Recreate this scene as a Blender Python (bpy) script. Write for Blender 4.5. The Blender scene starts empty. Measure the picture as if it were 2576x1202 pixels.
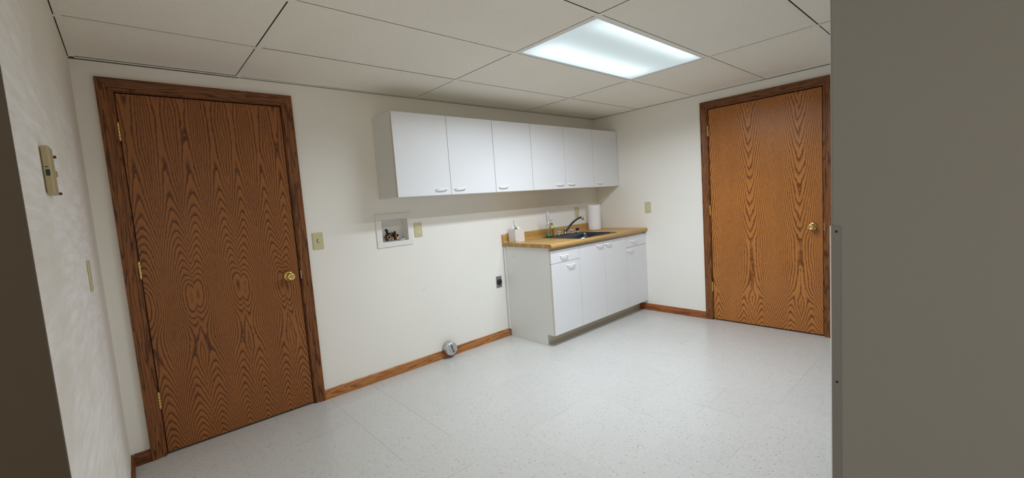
import bpy, bmesh, math, random
from mathutils import Vector, Matrix

random.seed(7)
SC = bpy.context.scene
COL = SC.collection

# ------------------------------------------------------------------ camera, world, exposure
CAM_POS = (-4.1094, -3.0662, 1.2828)
PAN, TILT, ROLL, FPX = -0.727, -0.0884, 0.0721, 1073.6182
Rm = Matrix.Rotation(PAN, 3, 'Z') @ Matrix.Rotation(TILT, 3, 'X') @ Matrix.Rotation(ROLL, 3, 'Y')
right, fwd, up = Rm @ Vector((1, 0, 0)), Rm @ Vector((0, 1, 0)), Rm @ Vector((0, 0, 1))
cam_data = bpy.data.cameras.new('camera')
cam = bpy.data.objects.new('camera', cam_data)
COL.objects.link(cam)
M = Matrix.Identity(4)
for i in range(3):
    M[i][0], M[i][1], M[i][2], M[i][3] = right[i], up[i], -fwd[i], CAM_POS[i]
cam.matrix_world = M
cam_data.sensor_fit = 'HORIZONTAL'
cam_data.sensor_width = 36.0
cam_data.lens = 36.0 * FPX / 2576.0
cam_data.clip_start = 0.01
SC.camera = cam

world = bpy.data.worlds.new('world')
SC.world = world
world.use_nodes = True
world.node_tree.nodes['Background'].inputs[0].default_value = (1.0, 0.91, 0.77, 1)
world.node_tree.nodes['Background'].inputs[1].default_value = 0.88

SC.view_settings.view_transform = 'Standard'
SC.view_settings.look = 'None'
SC.view_settings.gamma = 1.0
SC.view_settings.use_curve_mapping = False
SC.view_settings.exposure = 0.0
SC.cycles.max_bounces = 16
SC.cycles.diffuse_bounces = 10
SC.cycles.glossy_bounces = 6
SC.cycles.transmission_bounces = 8
SC.cycles.sample_clamp_indirect = 4.0
SC.cycles.caustics_reflective = False
SC.cycles.caustics_refractive = False

LIGHT_POWER = 37.0          # the ceiling troffer
LIGHT_COLOR = (0.87, 0.96, 1.05)

# ------------------------------------------------------------------ dimensions (metres)
H = 2.1501                   # ceiling
XL = -4.2399                 # left wall plane
YLEFT = -1.945               # where the left wall ends
XG, YG = -2.75, -2.7915      # outside corner of the grey wall on the right
GX, GY, TX, TY = -3.5159, -0.5601, 1.2192, 0.6096   # ceiling grid

# ------------------------------------------------------------------ node helpers
class NT:
    def __init__(s, name):
        s.m = bpy.data.materials.new(name)
        s.m.use_nodes = True
        s.t = s.m.node_tree
        s.b = s.t.nodes['Principled BSDF']
    def node(s, typ, **kw):
        n = s.t.nodes.new(typ)
        for k, v in kw.items():
            setattr(n, k, v)
        return n
    def put(s, sock, v):
        if isinstance(v, bpy.types.NodeSocket):
            s.t.links.new(v, sock)
        else:
            sock.default_value = v
    def math(s, op, a, b=None, c=None, clamp=False):
        n = s.node('ShaderNodeMath', operation=op, use_clamp=clamp)
        for i, v in enumerate((a, b, c)):
            if v is not None:
                s.put(n.inputs[i], v)
        return n.outputs[0]
    def obj(s):
        return s.node('ShaderNodeTexCoord').outputs['Object']
    def sep(s, v):
        n = s.node('ShaderNodeSeparateXYZ'); s.put(n.inputs[0], v)
        return n.outputs
    def comb(s, x, y, z):
        n = s.node('ShaderNodeCombineXYZ')
        for i, v in enumerate((x, y, z)):
            s.put(n.inputs[i], v)
        return n.outputs[0]
    def mapping(s, v, scale=(1, 1, 1), loc=(0, 0, 0), rot=(0, 0, 0)):
        n = s.node('ShaderNodeMapping')
        s.put(n.inputs['Vector'], v)
        n.inputs['Location'].default_value = loc
        n.inputs['Rotation'].default_value = rot
        n.inputs['Scale'].default_value = scale
        return n.outputs[0]
    def noise(s, v, scale=5, detail=2, rough=0.5, dist=0):
        n = s.node('ShaderNodeTexNoise')
        s.put(n.inputs['Vector'], v)
        n.inputs['Scale'].default_value = scale
        n.inputs['Detail'].default_value = detail
        n.inputs['Roughness'].default_value = rough
        n.inputs['Distortion'].default_value = dist
        return n.outputs['Fac']
    def curve(s, v, pts):
        n = s.node('ShaderNodeFloatCurve')
        s.put(n.inputs['Value'], v)
        c = n.mapping.curves[0]
        while len(c.points) < len(pts):
            c.points.new(0.5, 0.5)
        for p, (x, y) in zip(c.points, pts):
            p.location = (x, y)
        n.mapping.update()
        return n.outputs[0]
    def ramp(s, v, stops, interp='LINEAR'):
        n = s.node('ShaderNodeValToRGB')
        s.put(n.inputs[0], v)
        n.color_ramp.interpolation = interp
        e = n.color_ramp.elements
        while len(e) < len(stops):
            e.new(0.5)
        for el, (p, c) in zip(e, stops):
            el.position = p
            el.color = (c[0], c[1], c[2], 1) if not isinstance(c, (int, float)) else (c, c, c, 1)
        return n.outputs[0]
    def mix(s, f, a, b, blend='MIX'):
        n = s.node('ShaderNodeMix', data_type='RGBA', blend_type=blend)
        s.put(n.inputs[0], f)
        for sock, v in ((n.inputs[6], a), (n.inputs[7], b)):
            s.put(sock, v if isinstance(v, bpy.types.NodeSocket) else (v[0], v[1], v[2], 1))
        return n.outputs[2]
    def bump(s, h, strength=0.2, dist=0.001):
        n = s.node('ShaderNodeBump')
        s.put(n.inputs['Height'], h)
        n.inputs['Strength'].default_value = strength
        n.inputs['Distance'].default_value = dist
        s.t.links.new(n.outputs[0], s.b.inputs['Normal'])
    def base(s, c):
        s.put(s.b.inputs['Base Color'], c if isinstance(c, bpy.types.NodeSocket) else (c[0], c[1], c[2], 1))
    def set(s, **kw):
        for k, v in kw.items():
            s.put(s.b.inputs[k.replace('_', ' ')], v)
        return s

def plain(name, c, rough=0.5, metal=0.0, var=0.04, scale=40, **kw):
    """a procedural paint / plastic / metal with a faint mottling"""
    t = NT(name)
    n = t.noise(t.obj(), scale, 3)
    k = t.math('MULTIPLY_ADD', n, var * 2, 1 - var)
    col = t.mix(1.0, c, t.comb(k, k, k), 'MULTIPLY')
    t.base(col)
    t.set(Roughness=rough, Metallic=metal)
    for a, v in kw.items():
        t.set(**{a: v})
    return t.m

def wall_mat(name, c, patch=None, bump=0.25, scuffs=()):
    t = NT(name)
    o = t.obj()
    n = t.noise(o, 2.0, 2)
    k = t.math('MULTIPLY_ADD', n, 0.06, 0.97)
    col = t.mix(1.0, c, t.comb(k, k, k), 'MULTIPLY')
    if patch:
        # bare joint compound, skimmed in long vertical strokes over the paint
        x, y, z = t.sep(o)
        area = t.noise(t.mapping(o, (1, 0.5, 0.9)), 2.6, 3, 0.6, 0.4)
        edge = t.math('MULTIPLY', t.math('SUBTRACT', 1.93, z), 4.0, clamp=True)
        near = t.math('MULTIPLY', t.math('SUBTRACT', -0.28, y), 3.0, clamp=True)
        area = t.math('MULTIPLY', t.math('MULTIPLY', t.ramp(area, [(0.30, 0), (0.50, 1)]), edge), near)
        fine = t.noise(t.mapping(o, (1, 0.10, 0.8)), 42, 5, 0.7)
        f = t.math('MULTIPLY', area, t.ramp(fine, [(0.36, 0.25), (0.62, 1)]))
        col = t.mix(f, col, patch)
    for sx, sz, rx, rz, dk in scuffs:
        x, y, z = t.sep(o)
        a = t.math('DIVIDE', t.math('SUBTRACT', x, sx), rx)
        b = t.math('DIVIDE', t.math('SUBTRACT', z, sz), rz)
        d = t.math('ADD', t.math('ADD', t.math('MULTIPLY', a, a), t.math('MULTIPLY', b, b)), t.math('MULTIPLY', t.noise(o, 180, 2), 1.2))
        col = t.mix(t.math('MULTIPLY', t.ramp(d, [(0.6, 1), (0.95, 0)]), dk), col, (0.30, 0.28, 0.25))
    t.base(col)
    t.set(Roughness=0.62)
    t.bump(t.noise(o, 90, 3, 0.6), bump, 0.0008)
    return t.m

def oak_trim(name, base, dark, axis, rings=16.0, rough=0.36):
    """flat-sawn oak, grain running along local axis 0/1/2"""
    t = NT(name)
    o = t.obj()
    sc = [1, 1, 1]; sc[axis] = 0.07
    v = t.mapping(o, tuple(sc))
    f = t.math('MULTIPLY', t.noise(v, 14, 2, 0.5, 0.2), rings)
    f = t.math('ADD', f, t.math('MULTIPLY', t.noise(v, 160, 2), 0.9))
    fr = t.math('FRACT', f)
    g = t.ramp(fr, [(0.0, 1), (0.18, 0.75), (0.42, 0.1), (1, 0)])
    sc2 = [1, 1, 1]; sc2[axis] = 0.03
    pores = t.ramp(t.noise(t.mapping(o, tuple(sc2)), 420, 2), [(0.5, 0), (0.72, 0.7)])
    tone = t.noise(t.mapping(o, tuple(sc)), 5, 2)
    f2 = t.math('MAXIMUM', g, pores)
    col = t.mix(f2, base, dark)
    k = t.math('MULTIPLY_ADD', tone, 0.5, 0.75)
    col = t.mix(1.0, col, t.comb(k, k, k), 'MULTIPLY')
    t.base(col)
    t.set(Roughness=rough, Specular_IOR_Level=0.32)
    t.bump(f2, 0.15, 0.0006)
    return t.m

def oak_veneer(name, period, off, A, Q, ecc, u0, g, base, dark, wob=1.0, rough=0.33):
    """book-matched rotary oak veneer on a door face: local x across, z up.
    contour lines of A*|u-u0| + g(z) give the nested arches, V's and eyes"""
    t = NT(name)
    o = t.obj()
    x, y, z = t.sep(o)
    half = period / 2
    wander = t.math('MULTIPLY_ADD', t.noise(t.comb(0.0, 3.1, z), 1.3, 1), 0.022, -0.011)
    xs = t.math('ADD', t.math('SUBTRACT', x, off), wander)
    u = t.math('PINGPONG', xs, half)
    cell = t.math('FLOOR', t.math('DIVIDE', xs, half))
    zn = t.math('DIVIDE', z, 2.05)
    uc = t.math('MULTIPLY', t.curve(zn, [(a / 2.05, b / 0.1) for a, b in u0]), 0.1)
    # each flitch drifts a little from its neighbour
    jz = t.math('MULTIPLY', t.noise(t.comb(cell, 0.5, 0.2), 0.37, 1), 0.10)
    gz = t.math('MULTIPLY', t.curve(t.math('ADD', zn, t.math('SUBTRACT', jz, 0.05)), [(a / 2.05, b / 40.0) for a, b in g]), 40.0)
    d = t.math('SUBTRACT', u, uc)
    r = t.math('SQRT', t.math('ADD', t.math('MULTIPLY', d, d), ecc * ecc))
    F = t.math('ADD', t.math('MULTIPLY', r, t.math('MULTIPLY_ADD', r, Q, A)), gz)
    slow = t.comb(u, t.math('MULTIPLY', cell, 0.02), t.math('MULTIPLY', z, 0.30))
    F = t.math('ADD', F, t.math('MULTIPLY', t.noise(slow, 15, 1, 0.5), 2.4 * wob))
    med = t.comb(u, t.math('MULTIPLY', cell, 0.05), t.math('MULTIPLY', z, 0.45))
    F = t.math('ADD', F, t.math('MULTIPLY', t.noise(med, 60, 2, 0.6), 0.8 * wob))
    fine = t.comb(x, 0.0, t.math('MULTIPLY', z, 0.10))
    F = t.math('ADD', F, t.math('MULTIPLY', t.noise(fine, 300, 2, 0.5), 0.35))
    fr = t.math('FRACT', F)
    line = t.ramp(fr, [(0.0, 0.1), (0.06, 1.0), (0.22, 0.72), (0.42, 0.16), (0.65, 0.02), (1.0, 0.0)])
    pv = t.comb(x, 0.0, t.math('MULTIPLY', z, 0.03))
    pores = t.ramp(t.noise(pv, 520, 2), [(0.54, 0), (0.76, 0.40)])
    f2 = t.math('MAXIMUM', line, pores)
    col = t.mix(f2, base, dark)
    tone = t.noise(t.comb(x, 0.0, t.math('MULTIPLY', z, 0.25)), 9, 2)
    k = t.math('MULTIPLY_ADD', tone, 0.36, 0.82)
    col = t.mix(1.0, col, t.comb(k, k, k), 'MULTIPLY')
    t.base(col)
    t.set(Roughness=rough, Specular_IOR_Level=0.32)
    t.bump(f2, 0.12, 0.0004)
    return t.m

# ------------------------------------------------------------------ materials
WALL = wall_mat('wall_paint', (0.85, 0.825, 0.77))
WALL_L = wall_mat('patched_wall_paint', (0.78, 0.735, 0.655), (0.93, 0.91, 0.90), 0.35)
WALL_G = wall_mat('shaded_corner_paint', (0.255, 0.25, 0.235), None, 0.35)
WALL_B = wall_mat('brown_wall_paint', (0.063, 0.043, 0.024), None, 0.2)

def floor_mat():
    t = NT('speckled_vinyl_tile')
    o = t.obj()
    x, y, z = t.sep(o)
    S = 0.2985
    tx = t.math('DIVIDE', t.math('ADD', x, 2.905), S)
    ty = t.math('DIVIDE', t.math('ADD', y, 1.078), S)
    cx, cy = t.math('FLOOR', tx), t.math('FLOOR', ty)
    rnd = t.node('ShaderNodeTexWhiteNoise', noise_dimensions='3D')
    t.put(rnd.inputs['Vector'], t.comb(cx, cy, 0.0))
    rv = rnd.outputs['Value']
    def flecks(scale, stretch, angle, lo, hi, seed):
        v = t.comb(x, y, t.math('MULTIPLY', rv, 7.0))
        v = t.mapping(v, (1, 1, 1), (seed, seed * 2, 0), (0, 0, angle))
        wob = t.noise(v, 60, 2)
        vx, vy, vz = t.sep(v)
        v2 = t.comb(t.math('MULTIPLY_ADD', wob, 0.012, vx), t.math('MULTIPLY', t.math('MULTIPLY_ADD', wob, 0.012, vy), stretch), vz)
        n = t.node('ShaderNodeTexVoronoi', feature='F1')
        t.put(n.inputs['Vector'], v2)
        n.inputs['Scale'].default_value = scale
        n.inputs['Randomness'].default_value = 1.0
        mask = t.ramp(n.outputs['Distance'], [(lo, 1), (hi, 0)])
        sel = t.node('ShaderNodeSeparateColor'); t.put(sel.inputs[0], n.outputs['Color'])
        return mask, sel.outputs[0], sel.outputs[1]
    col = t.mix(t.noise(o, 55, 4, 0.65), (0.525, 0.52, 0.50), (0.655, 0.65, 0.627))
    # pale streaks first, then sparse dark chips
    m, r, g_ = flecks(46, 3.2, 0.5, 0.18, 0.40, 0.0)
    f = t.math('MULTIPLY', m, t.ramp(r, [(0.50, 0), (0.55, 0.6)]))
    col = t.mix(f, col, (0.50, 0.465, 0.41))
    m, r, g_ = flecks(33, 4.0, 0.42, 0.12, 0.24, 1.7)
    f = t.math('MULTIPLY', m, t.ramp(r, [(0.72, 0), (0.75, 0.95)]))
    col = t.mix(f, col, t.mix(g_, (0.16, 0.135, 0.11), (0.34, 0.30, 0.26)))
    m, r, g_ = flecks(42, 3.4, 0.8, 0.11, 0.23, 4.1)
    f = t.math('MULTIPLY', m, t.ramp(r, [(0.74, 0), (0.77, 0.9)]))
    col = t.mix(f, col, t.mix(g_, (0.14, 0.125, 0.11), (0.40, 0.33, 0.26)))
    # hairline joints, tighter in some places than others
    def joint(tt, cc, seed):
        d = t.math('ABSOLUTE', t.math('SUBTRACT', t.math('FRACT', t.math('ADD', tt, 0.5)), 0.5))
        w = t.math('LESS_THAN', d, 0.0028)
        vis = t.ramp(t.noise(t.mapping(o, (1, 1, 1), (seed, 0, 0)), 1.9, 2), [(0.52, 0.03), (0.64, 0.8)])
        return t.math('MULTIPLY', w, vis)
    near = t.math('MULTIPLY', t.math('LESS_THAN', t.math('ABSOLUTE', t.math('ADD', x, 3.06)), 0.24), t.math('GREATER_THAN', y, -1.085))
    jx = t.math('LESS_THAN', t.math('ABSOLUTE', t.math('SUBTRACT', t.math('FRACT', t.math('ADD', tx, 0.5)), 0.5)), 0.0034)
    j = t.math('MAXIMUM', joint(tx, cx, 2.0), joint(ty, cy, 9.0))
    j = t.math('MAXIMUM', j, t.math('MULTIPLY', t.math('MULTIPLY', jx, near), 0.8))
    col = t.mix(j, col, (0.25, 0.22, 0.18))
    k = t.math('MULTIPLY_ADD', rv, 0.035, 0.98)
    col = t.mix(1.0, col, t.comb(k, k, k), 'MULTIPLY')
    t.base(col)
    t.set(Roughness=t.math('MULTIPLY_ADD', t.noise(o, 3, 3), 0.12, 0.22))
    t.bump(t.noise(o, 25, 3), 0.06, 0.001)
    return t.m
FLOOR = floor_mat()

def tile_mat():
    t = NT('fissured_ceiling_tile')
    o = t.obj()
    n = t.noise(o, 260, 3, 0.7)
    m = t.noise(o, 2.2, 2)
    pits = t.ramp(n, [(0.30, 0.80), (0.46, 1.0)])
    k = t.math('MULTIPLY', pits, t.math('MULTIPLY_ADD', m, 0.08, 0.95))
    t.base(t.mix(1.0, (0.90, 0.87, 0.785), t.comb(k, k, k), 'MULTIPLY'))
    t.set(Roughness=0.85)
    t.bump(n, 0.35, 0.0015)
    return t.m
TILE = tile_mat()
TILE_EDGE = plain('raw_fibre_edge', (0.16, 0.14, 0.11), 0.9)
GRID = plain('grid_enamel', (0.88, 0.85, 0.77), 0.5, var=0.02)
PLENUM_SHADOW = plain('plenum_and_shadow_line', (0.03, 0.028, 0.025), 0.9)
OAK_DARK_Z = oak_trim('stained_oak_upright', (0.26, 0.095, 0.028), (0.060, 0.017, 0.005), 2, 14, 0.42)
OAK_DARK_X = oak_trim('stained_oak_level', (0.22, 0.078, 0.023), (0.050, 0.014, 0.004), 0, 14, 0.42)
OAK_BASE_X = oak_trim('honey_oak_base', (0.52, 0.225, 0.070), (0.21, 0.066, 0.018), 0, 12)
OAK_BASE_RX = oak_trim('red_oak_base', (0.38, 0.125, 0.038), (0.16, 0.042, 0.012), 0, 12)
BRASS = plain('polished_brass', (0.82, 0.58, 0.20), 0.16, 1.0, 0.02)
STEEL = plain('strike_steel', (0.62, 0.52, 0.40), 0.35, 1.0)
MELAMINE = plain('white_melamine', (0.77, 0.775, 0.79), 0.34, var=0.015, scale=8)
MEL_SIDE = plain('warm_white_melamine', (0.72, 0.73, 0.71), 0.42, var=0.015, scale=8)
EDGE = plain('almond_edge_band', (0.66, 0.60, 0.50), 0.45)
TOEK = plain('shaded_toe_board_laminate', (0.58, 0.53, 0.44), 0.5)  # shade under the cabinets is put into this beige
PULL = plain('white_plastic_pull', (0.86, 0.86, 0.85), 0.28, var=0.01)
IVORY = plain('ivory_plastic', (0.60, 0.545, 0.315), 0.4, var=0.03)
IVORY_L = plain('pale_ivory_plastic', (0.72, 0.67, 0.47), 0.35, var=0.02)
CREAM = plain('aged_cream_plastic', (0.46, 0.38, 0.215), 0.45, var=0.05)
BLACK = plain('black_plastic', (0.012, 0.012, 0.014), 0.38)
SLOT = plain('dark_slot', (0.03, 0.025, 0.018), 0.7)
GREYPL = plain('grey_steel_plate', (0.22, 0.225, 0.23), 0.42, 0.3)
BOXPL = plain('white_box_plastic', (0.81, 0.80, 0.765), 0.4, var=0.015)
BRONZE = plain('aged_brass_valve', (0.10, 0.055, 0.035), 0.4, 0.7, 0.2)
COPPER = plain('brass_hose_thread', (0.62, 0.36, 0.20), 0.35, 0.9)
CHROME = plain('chrome', (0.62, 0.63, 0.65), 0.10, 1.0, 0.01)
CHROME_D = plain('worn_chrome', (0.26, 0.27, 0.29), 0.18, 1.0, 0.02)
FOIL_T = NT('crinkled_foil')
FOIL_T.base((0.62, 0.63, 0.64)); FOIL_T.set(Roughness=0.32, Metallic=0.85)
FOIL_T.bump(FOIL_T.noise(FOIL_T.obj(), 55, 3, 0.6), 0.7, 0.004)
FOIL = FOIL_T.m
INK = plain('black_ink', (0.02, 0.02, 0.022), 0.6)
PAPER = plain('white_paper', (0.86, 0.86, 0.86), 0.85, var=0.02)
CARD = plain('brown_cardboard', (0.42, 0.30, 0.18), 0.8)

def steel_sink():
    t = NT('brushed_sink_steel')
    o = t.obj()
    n = t.noise(t.mapping(o, (0.05, 1, 1)), 300, 2)
    k = t.math('MULTIPLY_ADD', n, 0.12, 0.94)
    t.base(t.mix(1.0, (0.125, 0.140, 0.165), t.comb(k, k, k), 'MULTIPLY'))
    t.set(Roughness=0.30, Metallic=1.0)
    return t.m
SINKM = steel_sink()

def laminate(name, axis, base, mid, dark):
    t = NT(name)
    o = t.obj()
    sc = [1, 1, 1]; sc[axis] = 0.035
    v = t.mapping(o, tuple(sc))
    a = t.noise(v, 34, 3, 0.6, 0.3)
    b = t.noise(v, 150, 2, 0.6)
    col = t.mix(t.ramp(a, [(0.36, 0), (0.62, 1)]), base, mid)
    col = t.mix(t.math('MULTIPLY', t.ramp(b, [(0.50, 0), (0.70, 1)]), 0.55), col, dark)
    t.base(col)
    t.set(Roughness=0.36)
    return t.m
LAM = laminate('oak_laminate', 0, (0.58, 0.36, 0.12), (0.50, 0.285, 0.082), (0.28, 0.135, 0.034))
LAM_END = laminate('oak_laminate_end', 2, (0.50, 0.30, 0.10), (0.36, 0.185, 0.052), (0.12, 0.048, 0.012))

def clear(name, c, rough=0.03, gloss=0.12):
    t = NT(name)
    tr = t.node('ShaderNodeBsdfTransparent'); tr.inputs[0].default_value = (c[0], c[1], c[2], 1)
    gl = t.node('ShaderNodeBsdfGlossy'); gl.inputs['Roughness'].default_value = rough
    fr = t.node('ShaderNodeLayerWeight'); fr.inputs['Blend'].default_value = 0.35
    k = t.math('MULTIPLY_ADD', fr.outputs['Facing'], 0.45, gloss)
    mx = t.node('ShaderNodeMixShader')
    t.put(mx.inputs[0], k)
    t.t.links.new(tr.outputs[0], mx.inputs[1]); t.t.links.new(gl.outputs[0], mx.inputs[2])
    t.t.links.new(mx.outputs[0], t.t.nodes['Material Output'].inputs['Surface'])
    return t.m
def refract(name, c, rough, ior):
    t = NT(name)
    t.base(c)
    t.set(Roughness=rough, IOR=ior, Transmission_Weight=1.0)
    return t.m
CLEAR = clear('clear_plastic', (0.93, 0.94, 0.92), 0.06, 0.10)
ACRYL = refract('clear_acrylic', (0.96, 0.97, 0.98), 0.02, 1.49)
GREEN = plain('green_liquid', (0.03, 0.22, 0.07), 0.08)
AMBER = clear('yellow_soap', (0.72, 0.62, 0.26), 0.06, 0.06)
LABELM = plain('yellow_green_label', (0.58, 0.60, 0.20), 0.5)

def tissue_print():
    t = NT('printed_tissue_carton')
    o = t.obj()
    n = t.node('ShaderNodeTexVoronoi', feature='DISTANCE_TO_EDGE')
    t.put(n.inputs['Vector'], t.mapping(o, (1, 1, 1.3)))
    n.inputs['Scale'].default_value = 52
    f = t.ramp(n.outputs['Distance'], [(0.02, 1), (0.10, 0)])
    col = t.mix(t.math('MULTIPLY', f, 0.22), (0.74, 0.71, 0.68), (0.47, 0.43, 0.40))
    col = t.mix(t.ramp(t.noise(o, 16, 2), [(0.45, 0), (0.65, 0.35)]), col, (0.80, 0.74, 0.72))
    t.base(col)
    t.set(Roughness=0.6)
    return t.m
TISSUE_BOX = tissue_print()

def diffuser_mat():
    t = NT('lit_prismatic_lens')
    x, y, z = t.sep(t.obj())
    def tube(c, w):
        d = t.math('DIVIDE', t.math('SUBTRACT', y, c), w)
        return t.math('EXPONENT', t.math('MULTIPLY', t.math('MULTIPLY', d, d), -1.0))
    ex = t.math('SUBTRACT', 0.60, t.math('ABSOLUTE', x))
    ends = t.math('MULTIPLY', ex, 7.0, clamp=True)
    glow = t.math('ADD', tube(0.165, 0.115), t.math('MULTIPLY', tube(-0.245, 0.07), 0.75))
    glow = t.math('MULTIPLY', glow, ends)
    rib = t.math('MULTIPLY', t.math('SINE', t.math('MULTIPLY', x, 900.0)), 0.012)
    k = t.math('ADD', t.math('MULTIPLY_ADD', glow, 0.70, 0.50), rib)
    t.base((0.3, 0.32, 0.33))
    t.b.inputs['Emission Color'].default_value = (0.79, 0.955, 1.0, 1)
    t.put(t.b.inputs['Emission Strength'], k)
    t.set(Roughness=0.3)
    return t.m
LENS = diffuser_mat()
LIGHT_FRAME = plain('white_light_frame', (0.80, 0.80, 0.82), 0.4)

# ------------------------------------------------------------------ mesh helpers
def newbm():
    return bmesh.new()

def box(bm, x0, x1, y0, y1, z0, z1, mi=0):
    vs = [bm.verts.new(p) for p in ((x0, y0, z0), (x1, y0, z0), (x1, y1, z0), (x0, y1, z0),
                                    (x0, y0, z1), (x1, y0, z1), (x1, y1, z1), (x0, y1, z1))]
    fs = []
    for q in ((3, 2, 1, 0), (4, 5, 6, 7), (0, 1, 5, 4), (1, 2, 6, 5), (2, 3, 7, 6), (3, 0, 4, 7)):
        f = bm.faces.new([vs[i] for i in q]); f.material_index = mi
        fs.append(f)
    return fs

def prism(bm, poly, fn, a, b, mi=0, cap=True):
    """extrude 2-D poly between parameters a and b; fn(p, q, t) -> xyz"""
    A = [bm.verts.new(fn(p, q, a)) for p, q in poly]
    B = [bm.verts.new(fn(p, q, b)) for p, q in poly]
    n = len(poly)
    for i in range(n):
        f = bm.faces.new((A[i], A[(i + 1) % n], B[(i + 1) % n], B[i])); f.material_index = mi
    if cap:
        for L in (A[::-1], B):
            f = bm.faces.new(L); f.material_index = mi

def lathe(bm, prof, c=(0, 0, 0), axis='z', seg=32, mi=0):
    """revolve [(r, h)] about an axis through c; axis 'z' or '-y' (h runs outward)"""
    rings = []
    for r, h in prof:
        ring = []
        if r < 1e-6:
            p = (c[0], c[1], c[2] + h) if axis == 'z' else (c[0], c[1] - h, c[2])
            ring = [bm.verts.new(p)]
        else:
            for k in range(seg):
                a = 2 * math.pi * k / seg
                ca, sa = r * math.cos(a), r * math.sin(a)
                p = (c[0] + ca, c[1] + sa, c[2] + h) if axis == 'z' else (c[0] + ca, c[1] - h, c[2] + sa)
                ring.append(bm.verts.new(p))
        rings.append(ring)
    for a, b in zip(rings, rings[1:]):
        if len(a) == 1 and len(b) == 1:
            continue
        for k in range(seg):
            k2 = (k + 1) % seg
            if len(a) == 1:
                f = bm.faces.new((a[0], b[k2], b[k]))
            elif len(b) == 1:
                f = bm.faces.new((a[k], a[k2], b[0]))
            else:
                f = bm.faces.new((a[k], a[k2], b[k2], b[k]))
            f.material_index = mi
            f.smooth = True
    for ring, flip in ((rings[0], True), (rings[-1], False)):
        if len(ring) > 1:
            f = bm.faces.new(ring[::-1] if flip else ring); f.material_index = mi

def tube(bm, pts, radii, seg=14, mi=0, flat=1.0):
    pts = [Vector(p) for p in pts]
    if not isinstance(radii, (list, tuple)):
        radii = [radii] * len(pts)
    rings = []
    ref = Vector((0.13, 0.31, 0.94))
    for i, p in enumerate(pts):
        d = (pts[min(i + 1, len(pts) - 1)] - pts[max(i - 1, 0)]).normalized()
        s = d.cross(ref)
        if s.length < 1e-3:
            s = d.cross(Vector((1, 0, 0)))
        s.normalize()
        w = s.cross(d).normalized()
        rings.append([bm.verts.new(p + s * (radii[i] * math.cos(2 * math.pi * k / seg)) + w * (radii[i] * flat * math.sin(2 * math.pi * k / seg))) for k in range(seg)])
    for a, b in zip(rings, rings[1:]):
        for k in range(seg):
            f = bm.faces.new((a[k], a[(k + 1) % seg], b[(k + 1) % seg], b[k])); f.smooth = True; f.material_index = mi
    bm.faces.new(rings[0][::-1]).material_index = mi
    bm.faces.new(rings[-1]).material_index = mi

def rrect(x0, x1, y0, y1, r, n=6):
    pts = []
    for cx, cy, a0 in ((x1 - r, y1 - r, 0), (x0 + r, y1 - r, 90), (x0 + r, y0 + r, 180), (x1 - r, y0 + r, 270)):
        for k in range(n + 1):
            a = math.radians(a0 + 90 * k / n)
            pts.append((cx + r * math.cos(a), cy + r * math.sin(a)))
    return pts

def link(name, bm, mats, parent=None, bevel=0, segs=2, smooth=False, angle=40, loc=(0, 0, 0), rotz=0):
    bmesh.ops.recalc_face_normals(bm, faces=bm.faces[:])
    me = bpy.data.meshes.new(name)
    bm.to_mesh(me); bm.free()
    for m in (mats if isinstance(mats, (list, tuple)) else [mats]):
        me.materials.append(m)
    if smooth:
        for p in me.polygons:
            p.use_smooth = True
    o = bpy.data.objects.new(name, me)
    COL.objects.link(o)
    o.location = loc
    o.rotation_euler = (0, 0, rotz)
    if parent:
        o.parent = parent
    if bevel:
        b = o.modifiers.new('bevel', 'BEVEL')
        b.width = bevel; b.segments = segs; b.limit_method = 'ANGLE'; b.angle_limit = math.radians(angle)
    return o

def tag(o, label=None, cat=None, group=None, kind=None):
    if label: o['label'] = label
    if cat: o['category'] = cat
    if group: o['group'] = group
    if kind: o['kind'] = kind
    return o

def thing(name, label, cat, loc=(0, 0, 0), rotz=0, group=None, kind=None):
    o = bpy.data.objects.new(name, None)
    o.empty_display_size = 0.05
    COL.objects.link(o)
    o.location = loc; o.rotation_euler = (0, 0, rotz)
    return tag(o, label, cat, group, kind)

def struct(name, bm, mats, label, cat, bevel=0):
    return tag(link(name, bm, mats, bevel=bevel), label, cat, kind='structure')

def copy_tree(o, parent=None):
    c = o.copy(); COL.objects.link(c)
    if parent: c.parent = parent
    for ch in list(o.children):
        copy_tree(ch, c)
    return c

def wall_cells(bm, xs, zs, holes, fn, depth):
    """a slab with rectangular openings; fn(u, d, z) -> xyz, d from 0 (room face) to depth"""
    xs, zs = sorted(set(xs)), sorted(set(zs))
    solid = {}
    for i in range(len(xs) - 1):
        for j in range(len(zs) - 1):
            cx, cz = (xs[i] + xs[i + 1]) / 2, (zs[j] + zs[j + 1]) / 2
            solid[i, j] = not any(a < cx < b and c < cz < d for a, b, c, d in holes)
    cache = {}
    def V(i, j, k):
        if (i, j, k) not in cache:
            cache[i, j, k] = bm.verts.new(fn(xs[i], depth * k, zs[j]))
        return cache[i, j, k]
    for (i, j), s in solid.items():
        if not s:
            continue
        bm.faces.new((V(i, j, 0), V(i + 1, j, 0), V(i + 1, j + 1, 0), V(i, j + 1, 0)))
        bm.faces.new((V(i, j + 1, 1), V(i + 1, j + 1, 1), V(i + 1, j, 1), V(i, j, 1)))
        for di, dj, e in ((-1, 0, ((i, j), (i, j + 1))), (1, 0, ((i + 1, j + 1), (i + 1, j))),
                          (0, -1, ((i + 1, j), (i, j))), (0, 1, ((i, j + 1), (i + 1, j + 1)))):
            if not solid.get((i + di, j + dj), False):
                (a, b), (c, d) = e
                bm.faces.new((V(a, b, 0), V(c, d, 0), V(c, d, 1), V(a, b, 1)))

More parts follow.
